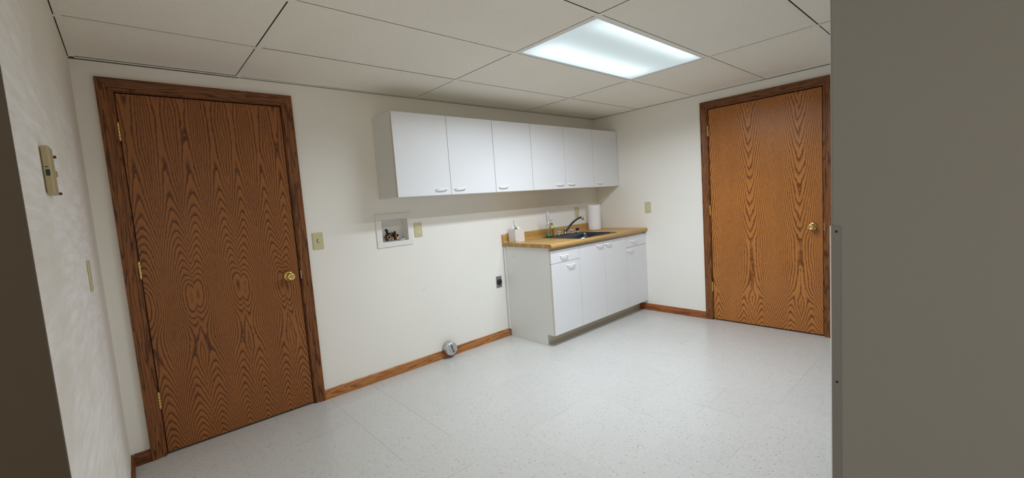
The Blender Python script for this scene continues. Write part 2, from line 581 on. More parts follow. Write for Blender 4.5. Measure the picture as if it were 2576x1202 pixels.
# ------------------------------------------------------------------ room shell
bm = newbm()
box(bm, -5.6, 0.35, -4.6, 0.35, -0.06, 0.0)
struct('floor', bm, FLOOR, 'white speckled vinyl tile floor with faint joints', 'floor')

D1X, D1W = -4.0915, 0.7945       # left door slab
D2Y, D2W = -1.3040, 0.8850       # right door slab, runs toward -y
DH0, DH1 = 0.012, 2.0005
JAMB = 0.018
bm = newbm()
hole1 = (D1X - JAMB, D1X + D1W + JAMB, -0.1, DH1 + JAMB)
hole2 = (-2.697, -2.473, 1.034, 1.214)
wall_cells(bm, [XL - 0.12, 0.12, hole1[0], hole1[1], hole2[0], hole2[1]],
           [-0.05, H + 0.12, hole1[3], hole2[2], hole2[3]], [hole1, hole2], lambda u, d, z: (u, d, z), 0.12)
struct('wall_back', bm, wall_mat('scuffed_wall_paint', (0.85, 0.825, 0.77), scuffs=((-2.395, 0.612, 0.006, 0.012, 0.6), (-2.383, 0.614, 0.004, 0.010, 0.5), (-2.370, 0.618, 0.005, 0.014, 0.5), (-2.073, 0.293, 0.009, 0.012, 0.5))), 'long cream wall behind the cabinets and the left oak door', 'wall')
bm = newbm()
hole = (D2Y - D2W - JAMB, D2Y + JAMB, -0.1, DH1 + JAMB)
wall_cells(bm, [YG - 0.12, 0.0, hole[0], hole[1]], [-0.05, H + 0.12, hole[3]], [hole], lambda u, d, z: (d, u, z), 0.12)
struct('wall_right', bm, WALL, 'cream wall holding the right oak door', 'wall')
bm = newbm()
box(bm, XL - 0.12, XL, YLEFT + 0.004, 0.0, -0.05, H + 0.12)
struct('wall_left', bm, WALL_L, 'left wall patched with mottled joint compound', 'wall')
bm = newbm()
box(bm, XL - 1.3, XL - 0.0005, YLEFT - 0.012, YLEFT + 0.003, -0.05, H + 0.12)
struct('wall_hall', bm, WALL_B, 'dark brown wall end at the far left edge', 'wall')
bm = newbm()
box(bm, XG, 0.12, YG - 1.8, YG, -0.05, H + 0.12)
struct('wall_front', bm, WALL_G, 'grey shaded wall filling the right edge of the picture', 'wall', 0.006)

# ceiling: lay-in panels on a T-bar grid
SLOTW = 0.0042
FL = 0.012                        # half flange
xlines = [XL, GX, GX + TX, GX + 2 * TX, 0.0]
ylines = [0.0] + [GY - TY * k for k in range(4)] + [YG]
bmt = newbm()
for i in range(len(xlines) - 1):
    for j in range(len(ylines) - 1):
        if i == 2 and j == 2:
            continue              # the light
        x0, x1, y1, y0 = xlines[i], xlines[i + 1], ylines[j], ylines[j + 1]
        rx, ry = random.uniform(-0.0015, 0.0025), random.uniform(-0.002, 0.004)
        xa = x0 + (FL if i else 0.022) + 0.0005
        xb = x1 - FL - (SLOTW + rx if i < 3 else 0.008)
        ya = y0 + FL + 0.0005
        yb = y1 - (FL if j else 0.020) - (SLOTW * 0.9 + ry * 0.7 if j else (0.014 if i == 0 else 0.006))
        fs = box(bmt, xa, xb, ya, yb, H + 0.0015, H + 0.016)
        for f in fs[2:]:
            f.material_index = 1
box(bmt, XL, 0.0, YG, 0.0, H + 0.075, H + 0.085, 2)
# plain lid over the passage the camera stands in
box(bmt, XL - 1.3, XG, -4.6, YG - 0.001, H + 0.0, H + 0.02)
ceil = struct('ceiling', bmt, [TILE, TILE_EDGE, PLENUM_SHADOW], 'suspended ceiling of large cream lay-in panels', 'ceiling')
bm = newbm()
for x in xlines[1:-1]:
    box(bm, x - FL, x + FL, YG, 0.0, H, H + 0.0012)
    box(bm, x - 0.0015, x + 0.0015, YG, 0.0, H + 0.0012, H + 0.03)
for y in ylines[1:-1]:
    segs = [(XL, 0.0)]
    for a, b in segs:
        box(bm, a, b, y - FL, y + FL, H + 0.0001, H + 0.0011)
        box(bm, a, b, y - 0.0015, y + 0.0015, H + 0.0012, H + 0.03)
# wall angles, held a hair off the wall
box(bm, XL + 0.004, XL + 0.024, YG, 0.0, H - 0.0002, H + 0.0012)
box(bm, XL, 0.0, -0.022, -0.005, H - 0.0002, H + 0.0012)
box(bm, -0.022, -0.004, YG, 0.0, H - 0.0002, H + 0.0012)
link('grid', bm, GRID, ceil)
# dark strips laid on the wall tops paint the shadow line below the angle
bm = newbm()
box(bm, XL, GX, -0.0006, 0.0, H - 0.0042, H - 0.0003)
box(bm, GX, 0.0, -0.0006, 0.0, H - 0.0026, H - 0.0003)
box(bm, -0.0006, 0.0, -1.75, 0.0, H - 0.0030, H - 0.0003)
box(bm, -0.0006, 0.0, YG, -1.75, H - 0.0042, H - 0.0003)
link('perimeter_shadow_line', bm, PLENUM_SHADOW, ceil)

# ------------------------------------------------------------------ ceiling light
lx, ly = GX + 1.5 * TX, GY - 1.5 * TY
lt = thing('ceiling_light', 'long fluorescent light panel glowing in the ceiling', 'ceiling light', (lx, ly, H))
a, b = TX / 2 - FL - 0.001, TY / 2 - FL - 0.001
bm = newbm()
fw = 0.014
box(bm, -a, a, -b, -b + fw, 0.0015, 0.012)
box(bm, -a, a, b - fw, b, 0.0015, 0.012)
box(bm, -a, -a + fw, -b + fw, b - fw, 0.0015, 0.012)
box(bm, a - fw, a, -b + fw, b - fw, 0.0015, 0.012)
link('frame', bm, LIGHT_FRAME, lt, 0.001)
bm = newbm()
box(bm, -a + fw - 0.001, a - fw + 0.001, -b + fw - 0.001, b - fw + 0.001, 0.006, 0.009)
link('diffuser', bm, LENS, lt)
# the two tubes behind the lens
for yc, wd, share in ((0.165, 0.13, 0.62), (-0.245, 0.05, 0.38)):
    ld = bpy.data.lights.new('lamp', 'AREA')
    ld.shape = 'RECTANGLE'; ld.size = 1.13; ld.size_y = wd
    ld.energy = LIGHT_POWER * share; ld.color = LIGHT_COLOR
    ld.spread = math.radians(162)
    lo = bpy.data.objects.new('lamp', ld); COL.objects.link(lo)
    lo.parent = lt; lo.location = (0, yc, 0.003)

# ------------------------------------------------------------------ doors (local: x across, -y into the room)
VEN_L = oak_veneer('book_matched_oak_dark', 0.2365, 0.2225, 38, 520, 0.011,
                   [(0, 0.050), (0.45, 0.047), (0.68, 0.020), (0.86, 0.015), (1.05, 0.030), (1.3, 0.050), (2.05, 0.050)],
                   [(0, 5), (0.35, 13.5), (0.52, 16), (0.64, 16), (0.855, 12.5), (1.02, 16), (1.25, 21), (1.42, 24), (1.6, 25.5), (1.8, 26), (2.05, 25)],
                   (0.320, 0.118, 0.031), (0.074, 0.020, 0.006), 0.72, 0.38)
VEN_R = oak_veneer('book_matched_oak_bright', 0.373, 0.349, 26, 250, 0.010,
                   [(0, 0.080), (0.22, 0.070), (0.40, 0.020), (0.7, 0.004), (1.2, 0.0), (2.05, 0.0)],
                   [(0, 14), (0.15, 17), (0.30, 19), (0.50, 19.5), (0.78, 19.3), (0.85, 18.6), (1.2, 15.5), (1.6, 12), (2.05, 7.5)],
                   (0.50, 0.190, 0.046), (0.120, 0.033, 0.008), 0.7, 0.30)

def casing_prof():
    # (across from inner edge outward, projection): colonial casing 62 mm wide
    return [(0.0, 0.0), (0.0, 0.007), (0.003, 0.009), (0.010, 0.0095), (0.016, 0.0075), (0.022, 0.0085), (0.034, 0.0135),
            (0.046, 0.0160), (0.052, 0.0150), (0.055, 0.0170), (0.060, 0.0170), (0.062, 0.0150), (0.062, 0.0)]

def make_door(n, x_loc, y_loc, rotz, W, ven, label, tlabel, knob_x, hinge_x, hinge_z, strike):
    root = thing('door_%d' % n, label, 'door', (x_loc, y_loc, 0), rotz, kind='structure')
    bm = newbm()
    box(bm, 0.0045, W - 0.0045, 0.003, 0.036, DH0, DH1 - 0.0065)
    link('slab', bm, ven, root, 0.0012)
    kx, kz = knob_x
    k = newbm()
    lathe(k, [(0.031, 0), (0.033, 0.002), (0.032, 0.006), (0.026, 0.010), (0.016, 0.012), (0.0125, 0.014), (0.0125, 0.030),
              (0.019, 0.034), (0.0265, 0.043), (0.0270, 0.052), (0.0235, 0.060), (0.0165, 0.064), (0.0135, 0.0635), (0.012, 0.061), (0.008, 0.0605), (0.0, 0.061)],
          (kx, 0.003, kz), '-y', 32)
    link('door_knob', k, BRASS, root)
    for hz in hinge_z:
        hb = newbm()
        for q in range(5):
            lathe(hb, [(0.0055, 0.0005), (0.006, 0.001), (0.006, 0.0165), (0.0055, 0.017)], (hinge_x, -0.0055, hz - 0.044 + q * 0.0176), 'z', 14)
        lathe(hb, [(0.003, 0), (0.0052, 0.002), (0.0052, 0.004), (0.003, 0.006), (0, 0.0065)], (hinge_x, -0.0055, hz + 0.044), 'z', 12)
        lathe(hb, [(0, -0.006), (0.004, -0.005), (0.005, -0.002), (0.003, 0)], (hinge_x, -0.0055, hz - 0.044), 'z', 12)
        box(hb, hinge_x + 0.0005, hinge_x + 0.0028, -0.004, 0.02, hz - 0.044, hz + 0.044)
        link('hinge', hb, BRASS, root)
    # jamb and casing
    tr = thing('trim_%d' % n, tlabel, 'door trim', (x_loc, y_loc, 0), rotz, kind='structure')
    bm = newbm()
    box(bm, -JAMB + 0.0005, 0, 0.0, 0.118, 0, DH1)
    box(bm, W, W + JAMB - 0.0005, 0.0, 0.118, 0, DH1)
    box(bm, -JAMB + 0.0005, W + JAMB - 0.0005, 0.0, 0.118, DH1, DH1 + JAMB - 0.0005)
    box(bm, 0.0, W, 0.100, 0.117, 0, DH1)  # added unseen panel that keeps light from leaking under the slab
    box(bm, 0.0, 0.012, 0.037, 0.075, 0, DH1); box(bm, W - 0.012, W, 0.037, 0.075, 0, DH1); box(bm, 0.012, W - 0.012, 0.037, 0.075, DH1 - 0.012, DH1)
    link('jamb_and_light_block', bm, OAK_DARK_Z, tr)
    P = casing_prof(); rv = 0.005
    def piece(fa, fb, mat, nm):
        bm = newbm()
        A = [bm.verts.new(fa(p, q)) for p, q in P]; B = [bm.verts.new(fb(p, q)) for p, q in P]
        nP = len(P)
        for i in range(nP):
            bm.faces.new((A[i], A[(i + 1) % nP], B[(i + 1) % nP], B[i]))
        bm.faces.new(A[::-1]); bm.faces.new(B)
        link(nm, bm, mat, tr, 0.0006, 1)
    top = DH1 + rv
    piece(lambda p, q: (-rv - p, -q - 0.0003, 0.0), lambda p, q: (-rv - p, -q - 0.0003, top + p), OAK_DARK_Z, 'casing_leg')
    piece(lambda p, q: (W + rv + p, -q - 0.0003, 0.0), lambda p, q: (W + rv + p, -q - 0.0003, top + p), OAK_DARK_Z, 'casing_leg')
    piece(lambda p, q: (-rv - p, -q - 0.0003, top + p), lambda p, q: (W + rv + p, -q - 0.0003, top + p), OAK_DARK_X, 'casing_head')
    if strike:
        bm = newbm()
        sx, sz = strike
        box(bm, sx - 0.0035, sx + 0.003, -0.0095, 0.004, sz - 0.028, sz + 0.028)
        link('strike_plate', bm, STEEL, tr, 0.002)

make_door(1, D1X, 0, 0, D1W, VEN_L, 'dark oak veneer door at left with brass knob and three hinges', 'dark stained oak casing around the left door',
          (0.7265, 0.898), 0.0, (1.794, 1.054, 0.320), (D1W + 0.006, 0.897))
make_door(2, 0, D2Y, -math.pi / 2, D2W, VEN_R, 'brighter oak veneer door at right beside the grey wall', 'stained oak casing around the right door',
          (0.812, 0.905), 0.0, (1.800, 1.060, 0.325), (D2W + 0.006, 0.900))

# ------------------------------------------------------------------ baseboards
BB = [(0.0, 0.0), (0.0125, 0.0), (0.0125, 0.046), (0.011, 0.050), (0.0085, 0.056), (0.007, 0.064), (0.004, 0.068), (0.0, 0.068)]
VX, VZ, VR = -2.205, 0.079, 0.056      # the capped dryer duct
bm = newbm()
xb0, xb1 = D1X + D1W + 0.068, -1.5015
fnx = lambda p, q, t: (t, -p - 0.0004, q + 0.0003)
prism(bm, BB, fnx, xb0, VX - VR - 0.001)
prism(bm, BB, fnx, VX + VR + 0.001, xb1)
N = 48
for k in range(N):
    xa = VX - VR - 0.001 + (2 * VR + 0.002) * k / N
    xc = xa + (2 * VR + 0.002) / N
    dx = min(abs(xa - VX), abs(xc - VX)) if (xa - VX) * (xc - VX) > 0 else 0.0
    zt = min(0.0675, VZ - 0.001 - math.sqrt(max(0.0, (VR + 0.0005) ** 2 - dx * dx)))
    prism(bm, [(0, 0), (0.0125, 0), (0.0125, zt), (0, zt)], fnx, xa, xc)
struct('baseboard_back', bm, OAK_BASE_X, 'honey oak baseboard between left door and base cabinets', 'baseboard')
bm = newbm()
prism(bm, BB, lambda p, q, t: (t, -p - 0.0004, q + 0.0003), XL + 0.0130, D1X - 0.068)
struct('baseboard_corner', bm, OAK_DARK_X, 'short dark oak baseboard in the left corner', 'baseboard')
bm = newbm()
prism(bm, BB, lambda p, q, t: (p - 0.0004, t, q + 0.0003), -1.90, -0.0003)
o = struct('baseboard_left', bm, OAK_DARK_X, 'dark oak baseboard along the left wall', 'baseboard')
o.location = (XL + 0.0010, 0, 0)
bm = newbm()
prism(bm, BB, lambda p, q, t: (t, -p - 0.0004, q + 0.0003), 0.504, -D2Y - 0.068)
o = struct('baseboard_right', bm, OAK_BASE_RX, 'reddish oak baseboard between base cabinets and right door', 'baseboard')
o.rotation_euler = (0, 0, -math.pi / 2)

# ------------------------------------------------------------------ wall cabinets
PULL_MESH = None
def pull(parent, x, y, z):
    """white bar pull with flared feet, seen as an open D; origin at the centre of its feet"""
    global PULL_MESH
    if PULL_MESH is None:
        bm = newbm()
        path = [(-0.058, 0.0), (-0.052, -0.005), (-0.044, -0.018), (-0.037, -0.0235), (-0.028, -0.025), (0.028, -0.025),
                (0.037, -0.0235), (0.044, -0.018), (0.052, -0.005), (0.058, 0.0)]
        inner = [(-0.047, 0.0), (-0.044, -0.005), (-0.0385, -0.0145), (-0.034, -0.0185), (-0.027, -0.0195), (0.027, -0.0195),
                 (0.034, -0.0185), (0.0385, -0.0145), (0.044, -0.005), (0.047, 0.0)]
        n = len(path)
        hz = 0.0042
        V = [[bm.verts.new((p[0], p[1], s)) for p in L] for L, s in ((path, -hz), (inner, -hz), (inner, hz), (path, hz))]
        for k in range(n - 1):
            for q in range(4):
                a, b = V[q], V[(q + 1) % 4]
                bm.faces.new((a[k], a[k + 1], b[k + 1], b[k]))
        bm.faces.new([V[q][0] for q in range(4)]); bm.faces.new([V[q][n - 1] for q in range(3, -1, -1)])
        o = link('handle', bm, PULL, parent, 0.002)
        PULL_MESH = o
    else:
        o = PULL_MESH.copy(); COL.objects.link(o); o.parent = parent
    o.location = (x, y, z)
    return o

def front(name, parent, x0, x1, y, z0, z1, t=0.018):
    """a flat melamine front with almond edge bands; local y is the outer face"""
    bm = newbm()
    fs = box(bm, x0, x1, y, y + t, z0, z1)
    for f in fs:
        f.material_index = 0
    for i in (0, 1, 3, 5):
        fs[i].material_index = 1
    return link(name, bm, [MELAMINE, EDGE], parent, 0.001)

UZ0, UZ1, UD = 1.3655, 1.9615, 0.284
uedges = [-2.688, -1.788, -1.345, -0.446, -0.001]
ulabels = ['white two-door wall cabinet at the left end of the upper row',
           'white single-door wall cabinet, second unit from the left end',
           'white two-door wall cabinet above the sink and soap bottles',
           'white single-door wall cabinet against the right wall']
ud = [[('r',), ('l',)], [('l',)], [('r',), ('l',)], [('l',)]]
for q in range(4):
    x0, x1 = uedges[q], uedges[q + 1]
    W = x1 - x0 - 0.001
    t = thing('wall_cabinet', ulabels[q], 'cabinet', (x0, 0, UZ0), 0, 'white wall cabinets')
    bm = newbm()
    fs = box(bm, 0, W, -UD, -0.0005, 0.0, UZ1 - UZ0)
    fs[2].material_index = 1
    link('body', bm, [MEL_SIDE, EDGE], t, 0.0008)
    nd = len(ud[q])
    for k in range(nd):
        a = W * k / nd + (0.0012 if k == 0 else 0.0014)
        b = W * (k + 1) / nd - (0.0012 if k == nd - 1 else 0.0014)
        d = front('door', t, a, b, -UD - 0.0205, 0.001, UZ1 - UZ0 - 0.001)
        hx = (b - 0.088) if ud[q][k][0] == 'r' else (a + 0.080)
        pull(d, hx, -UD - 0.0205, 0.043)

# ------------------------------------------------------------------ base cabinets
BZ, BD = 0.8625, 0.585
units = [(-1.500, -1.121), (-1.1205, -0.3705), (-0.370, -0.001)]
blabels = ['white base cabinet with drawer over door, left end beside bare wall',
           'white two-door sink base cabinet in the middle',
           'white base cabinet with drawer over door, against the right wall']
for q, (x0, x1) in enumerate(units):
    W = x1 - x0 - 0.0005
    t = thing('base_cabinet', blabels[q], 'cabinet', (x0, 0, 0), 0, 'white base cabinets')
    bm = newbm()
    S = 0.016
    prof = [(-0.03, 0.0005), (-0.502, 0.0005), (-0.502, 0.100), (-BD, 0.100), (-BD, BZ), (-0.03, BZ)]
    fy = lambda p, r, s: (s, p, r)
    short = [(-0.03, 0.100), (-BD, 0.100), (-BD, BZ), (-0.03, BZ)]
    prism(bm, prof if q == 0 else short, fy, 0.0, S)
    prism(bm, prof if q == 2 else short, fy, W - S, W)
    ta, tb_ = (S + 0.0005 if q == 0 else -0.0002), (W - S - 0.0005 if q == 2 else W + 0.0002)
    box(bm, S, W - S, -BD, -0.03, 0.100, 0.116)                   # bottom panel
    box(bm, S, W - S, -0.036, -0.03, 0.116, BZ)                   # back panel
    box(bm, S, W - S, -BD, -BD + 0.018, BZ - 0.06, BZ)            # top rail
    link('body', bm, MEL_SIDE, t, 0.0006)
    bm = newbm()
    box(bm, ta, tb_, -0.496, -0.482, 0.0005, 0.0995)
    box(bm, ta, tb_, -0.508, -0.4965, 0.0005, 0.014)
    link('toe_board', bm, TOEK, t)
    yf = -BD - 0.0205
    ztop = 0.838
    if q == 1:
        for k in range(2):
            a = W * k / 2 + (0.0006 if k == 0 else 0.0014); b = W * (k + 1) / 2 - (0.0014 if k == 0 else 0.0006)
            d = front('door', t, a, b, yf, 0.104, ztop)
            pull(d, (b - 0.070) if k == 0 else (a + 0.060), yf, 0.812)
    else:
        d = front('drawer', t, 0.0008, W - 0.0008, yf, 0.7265, ztop)
        pull(d, W * (0.445 if q == 0 else 0.36), yf, 0.783 if q == 0 else 0.786)
        d = front('door', t, 0.0008, W - 0.0008, yf, 0.104, 0.7235)
        pull(d, (W - 0.125) if q == 0 else 0.055, yf, 0.690 if q == 0 else 0.697)
    if q == 0:
        bm = newbm()
        box(bm, -0.0115, 0.006, -0.0290, -0.0145, 0.0685, BZ - 0.001)
        box(bm, -0.0010, 0.006, -0.0145, -0.0010, 0.0685, BZ - 0.001)
        link('scribe_strip', bm, MELAMINE, t, 0.0015)
        bm = newbm()
        lathe(bm, [(0.0035, -0.0008), (0.0035, 0.0002), (0, 0.0002)], (0, 0, 0), '-y', 12)
        o = link('screw_hole', bm, SLOT, t); o.location = (-0.0002, -0.140, 0.772); o.rotation_euler = (0, 0, -math.pi / 2)

# ------------------------------------------------------------------ countertop
CZ, CB = 0.897, 0.8635
SX0, SX1, SY0, SY1 = -1.085, -0.505, -0.605, -0.105      # sink rim
CX0 = -1.512
def arc(cy, cz, r, a0, a1, n=7):
    return [(cy + r * math.cos(math.radians(a0 + (a1 - a0) * k / n)), cz + r * math.sin(math.radians(a0 + (a1 - a0) * k / n))) for k in range(n + 1)]
roll = arc(-0.618, CZ - 0.0165, 0.0165, 90, 180) + arc(-0.625, CB + 0.010, 0.010, 180, 270, 4)
cove = arc(-0.034, CZ + 0.014, 0.014, 270, 360)          # inside cove up to the splash
splash_top = arc(-0.0105, 0.965, 0.0095, 180, 0, 8)
full = roll + [(-0.001, CB)] + splash_top[::-1] + [(-0.020, 0.955)] + cove[::-1]
ct = thing('countertop', 'oak laminate countertop with rolled front edge and low backsplash', 'countertop', (CX0, 0, 0))
bm = newbm()
fx = lambda p, r, s: (s - CX0, p, r)
sxa, sxb, sya, syb = SX0 + 0.018, SX1 - 0.018, SY0 + 0.018, SY1 - 0.018
prism(bm, full, fx, CX0, sxa)
prism(bm, full, fx, sxb, -0.0012)
prism(bm, roll + [(sya, CB), (sya, CZ)], fx, sxa, sxb)
prism(bm, [(syb, CB), (-0.001, CB)] + splash_top[::-1] + [(-0.020, 0.955)] + cove[::-1] + [(syb, CZ)], fx, sxa, sxb)
link('worktop', bm, LAM, ct)
bm = newbm()
prism(bm, full, fx, CX0 - 0.0015, CX0 - 0.0002)
link('end_cap', bm, LAM_END, ct)

# ------------------------------------------------------------------ sink
sk = thing('kitchen_sink', 'dark stainless drop-in sink set in the countertop', 'sink', ((SX0 + SX1) / 2, (SY0 + SY1) / 2, CZ))
sw, sd = (SX1 - SX0) / 2, (SY1 - SY0) / 2
bm = newbm()
loops = []
def loop(x0, x1, y0, y1, r, z):
    loops.append([bm.verts.new((x, y, z)) for x, y in rrect(x0, x1, y0, y1, r)])
loop(-sw, sw, -sd, sd, 0.030, 0.0004)
loop(-sw + 0.002, sw - 0.002, -sd + 0.002, sd - 0.002, 0.029, 0.005)
loop(-sw + 0.008, sw - 0.008, -sd + 0.008, sd - 0.008, 0.026, 0.0065)
ba, bb, bc, be = -sw + 0.035, sw - 0.035, -sd + 0.035, sd - 0.105
loop(ba - 0.006, bb + 0.006, bc - 0.006, be + 0.006, 0.058, 0.0045)
loop(ba, bb, bc, be, 0.055, 0.001)
loop(ba + 0.003, bb - 0.003, bc + 0.003, be - 0.003, 0.054, -0.012)
loop(ba + 0.008, bb - 0.008, bc + 0.008, be - 0.008, 0.052, -0.145)
loop(ba + 0.018, bb - 0.018, bc + 0.018, be - 0.018, 0.050, -0.163)
loop(ba + 0.045, bb - 0.045, bc + 0.045, be - 0.045, 0.045, -0.170)
for A, B in zip(loops, loops[1:]):
    for k in range(len(A)):
        f = bm.faces.new((A[k], A[(k + 1) % len(A)], B[(k + 1) % len(A)], B[k])); f.smooth = True
bm.faces.new(loops[-1])
# outer skin so the bowl has thickness
o = link('basin', bm, SINKM, sk)
so = o.modifiers.new('skin', 'SOLIDIFY'); so.thickness = 0.001; so.offset = -1
bm = newbm()
lathe(bm, [(0.045, 0.0), (0.045, 0.003), (0.038, 0.004), (0.030, 0.001), (0.0, 0.001)], (0, (bc + be) / 2, -0.1695), 'z', 24)
link('drain', bm, CHROME, sk)

# ------------------------------------------------------------------ faucet on the sink deck
FZ = CZ + 0.0068
fa = thing('faucet', 'chrome kitchen faucet with curved spout and two clear knobs', 'faucet', (-0.775, -0.152, FZ))
bm = newbm()
pts = rrect(-0.128, 0.128, -0.026, 0.026, 0.024)
prism(bm, pts, lambda p, r, s: (p, r, s), 0.0, 0.011)
link('deck_plate', bm, CHROME, fa, 0.003)
bm = newbm()
lathe(bm, [(0.021, 0.011), (0.021, 0.014), (0.018, 0.018), (0.0175, 0.050), (0.016, 0.056), (0.010, 0.058), (0, 0.058)], (0, 0, 0), 'z', 24)
link('post', bm, CHROME_D, fa)
bm = newbm()
sp = []
for k in range(15):
    s = k / 14
    sp.append((0, -0.012 - 0.222 * s, 0.036 + 0.135 * (1 - (1 - s) ** 1.75)))
tube(bm, sp, [0.0125 - 0.0035 * (k / 14) for k in range(15)], 14)
link('spout', bm, CHROME_D, fa)
bm = newbm()
lathe(bm, [(0.0, 0.012), (0.008, 0.011), (0.012, 0.006), (0.0125, -0.012), (0.0115, -0.024), (0.0, -0.024)], (0, -0.238, 0.170), 'z', 20)
link('aerator', bm, CHROME, fa)
for sx in (-0.1, 0.1):
    bm = newbm()
    lathe(bm, [(0.019, 0.011), (0.018, 0.016), (0.010, 0.020), (0.009, 0.026)], (sx, 0, 0), 'z', 20)
    st = link('valve_stem', bm, CHROME, fa)
    bm = newbm()
    n = 24
    rings = []
    for r, h in ((0.012, 0.026), (0.021, 0.031), (0.0265, 0.040), (0.027, 0.052), (0.023, 0.061), (0.012, 0.066), (0.004, 0.066)):
        rings.append([bm.verts.new((sx + r * (1 + 0.07 * math.cos(8 * 2 * math.pi * k / n)) * math.cos(2 * math.pi * k / n),
                                    r * (1 + 0.07 * math.cos(8 * 2 * math.pi * k / n)) * math.sin(2 * math.pi * k / n), h)) for k in range(n)])
    for A, B in zip(rings, rings[1:]):
        for k in range(n):
            bm.faces.new((A[k], A[(k + 1) % n], B[(k + 1) % n], B[k]))
    bm.faces.new(rings[0][::-1]); bm.faces.new(rings[-1])
    kb = link('knob', bm, ACRYL, fa)
    bm = newbm()
    lathe(bm, [(0.0, 0.0665), (0.007, 0.067), (0.0065, 0.0695), (0, 0.070)], (sx, 0, 0), 'z', 14)
    link('cap', bm, CHROME, kb)

sp_ = thing('side_sprayer', 'black-topped chrome hose sprayer on the sink deck right of faucet', 'sprayer', (-0.578, -0.150, FZ))
bm = newbm()
lathe(bm, [(0.021, 0.0), (0.021, 0.004), (0.016, 0.008), (0.0145, 0.022), (0.0, 0.022)], (0, 0, 0), 'z', 20)
link('holder', bm, CHROME, sp_)
bm = newbm()
lathe(bm, [(0.012, 0.022), (0.018, 0.027), (0.0195, 0.040), (0.017, 0.045), (0.0, 0.046)], (0, 0, 0), 'z', 20)
link('spray_head', bm, BLACK, sp_)

# ------------------------------------------------------------------ things on the counter
def bottle_shell(bm, outer, wall=0.0015):
    lathe(bm, outer, (0, 0, 0), 'z', 28)

b1 = thing('squeeze_bottle', 'tall clear plastic bottle with a little green liquid, left of faucet', 'bottle', (-1.030, -0.158, FZ))
bm = newbm()
bottle_shell(bm, [(0.030, 0.0), (0.035, 0.002), (0.036, 0.012), (0.0325, 0.030), (0.031, 0.095), (0.0285, 0.120), (0.021, 0.138), (0.0170, 0.148), (0.0165, 0.152)])
link('bottle_body', bm, CLEAR, b1)
bm = newbm()
lathe(bm, [(0.0275, 0.0035), (0.0335, 0.005), (0.0345, 0.012), (0.0305, 0.029), (0.0, 0.0295)], (0, 0, 0), 'z', 28)
link('green_soap', bm, GREEN, b1)
bm = newbm()
prof = [(0.0165, 0.1525)]
for k in range(4):
    z = 0.154 + k * 0.0095
    prof += [(0.0150, z), (0.0185, z + 0.003), (0.0185, z + 0.0055), (0.0150, z + 0.0085)]
prof += [(0.0165, 0.194), (0.0165, 0.210), (0.0125, 0.228), (0.0085, 0.236), (0.0080, 0.246), (0.0050, 0.252), (0, 0.253)]
lathe(bm, prof, (0, 0, 0), 'z', 24)
t = NT('frosted_cap_plastic'); t.base((0.80, 0.79, 0.74)); t.set(Roughness=0.25, Transmission_Weight=0.45, IOR=1.3)
t.bump(t.noise(t.obj(), 60, 1), 0.05, 0.001)
link('nozzle_cap', bm, t.m, b1)

b2 = thing('soap_pump_bottle', 'short yellow pump soap bottle between tall bottle and faucet', 'bottle', (-0.964, -0.140, FZ))
bm = newbm()
lathe(bm, [(0.021, 0.0), (0.024, 0.002), (0.0245, 0.010), (0.0245, 0.098), (0.021, 0.110), (0.013, 0.116), (0.012, 0.120)], (0, 0, 0), 'z', 26)
link('bottle_body', bm, AMBER, b2)
bm = newbm()
lathe(bm, [(0.0248, 0.076), (0.0252, 0.0765), (0.0252, 0.106), (0.0225, 0.110), (0.0221, 0.110), (0.0248, 0.105)], (0, 0, 0), 'z', 26)
link('label_band', bm, LABELM, b2)
bm = newbm()
lathe(bm, [(0.0125, 0.1205), (0.0145, 0.121), (0.0145, 0.134), (0.008, 0.137), (0.0042, 0.138), (0.0042, 0.160), (0.009, 0.161), (0.0095, 0.168), (0.006, 0.170), (0, 0.170)], (0, 0, 0), 'z', 18)
tube(bm, [(0.004, -0.003, 0.166), (0.020, -0.016, 0.168), (0.032, -0.026, 0.166), (0.036, -0.030, 0.160)], [0.0045, 0.004, 0.0035, 0.003], 10)
t = NT('olive_pump_plastic'); t.base(t.mix(t.math('GREATER_THAN', t.sep(t.obj())[2], 0.137), (0.28, 0.27, 0.10), (0.66, 0.62, 0.48))); t.set(Roughness=0.35)
link('pump', bm, t.m, b2)

pt = thing('paper_towel_roll', 'white paper towel roll standing upright by the right wall', 'paper towel', (-0.250, -0.130, CZ))
bm = newbm()
rings = []
prof = [(0.0195, 0.004), (0.0195, 0.002), (0.060, 0.0006), (0.0665, 0.002), (0.0695, 0.010), (0.0700, 0.06), (0.0695, 0.15), (0.0690, 0.268), (0.0680, 0.276), (0.0640, 0.278), (0.0195, 0.277), (0.0195, 0.270)]
seg = 48
for r, h in prof:
    rings.append([bm.verts.new(((r + (0.0016 * (k / seg) if r > 0.03 else 0)) * math.cos(2 * math.pi * k / seg + 2.4), (r + (0.0016 * (k / seg) if r > 0.03 else 0)) * math.sin(2 * math.pi * k / seg + 2.4),
                               h + (0.002 * math.sin(3 * 2 * math.pi * k / seg) if h > 0.25 else 0))) for k in range(seg)])
for A, B in zip(rings, rings[1:]):
    for k in range(seg):
        f = bm.faces.new((A[k], A[(k + 1) % seg], B[(k + 1) % seg], B[k])); f.smooth = True
t = NT('quilted_towel_paper'); t.base((0.85, 0.85, 0.86)); t.set(Roughness=0.9)
v = t.node('ShaderNodeTexVoronoi'); t.put(v.inputs['Vector'], t.obj()); v.inputs['Scale'].default_value = 90
t.bump(v.outputs['Distance'], 0.3, 0.002)
link('paper_roll', bm, t.m, pt)
bm = newbm()
lathe(bm, [(0.017, 0.0006), (0.0192, 0.0006), (0.0192, 0.276), (0.017, 0.276), (0.017, 0.0006)], (0, 0, 0), 'z', 24)
link('core_tube', bm, CARD, pt)

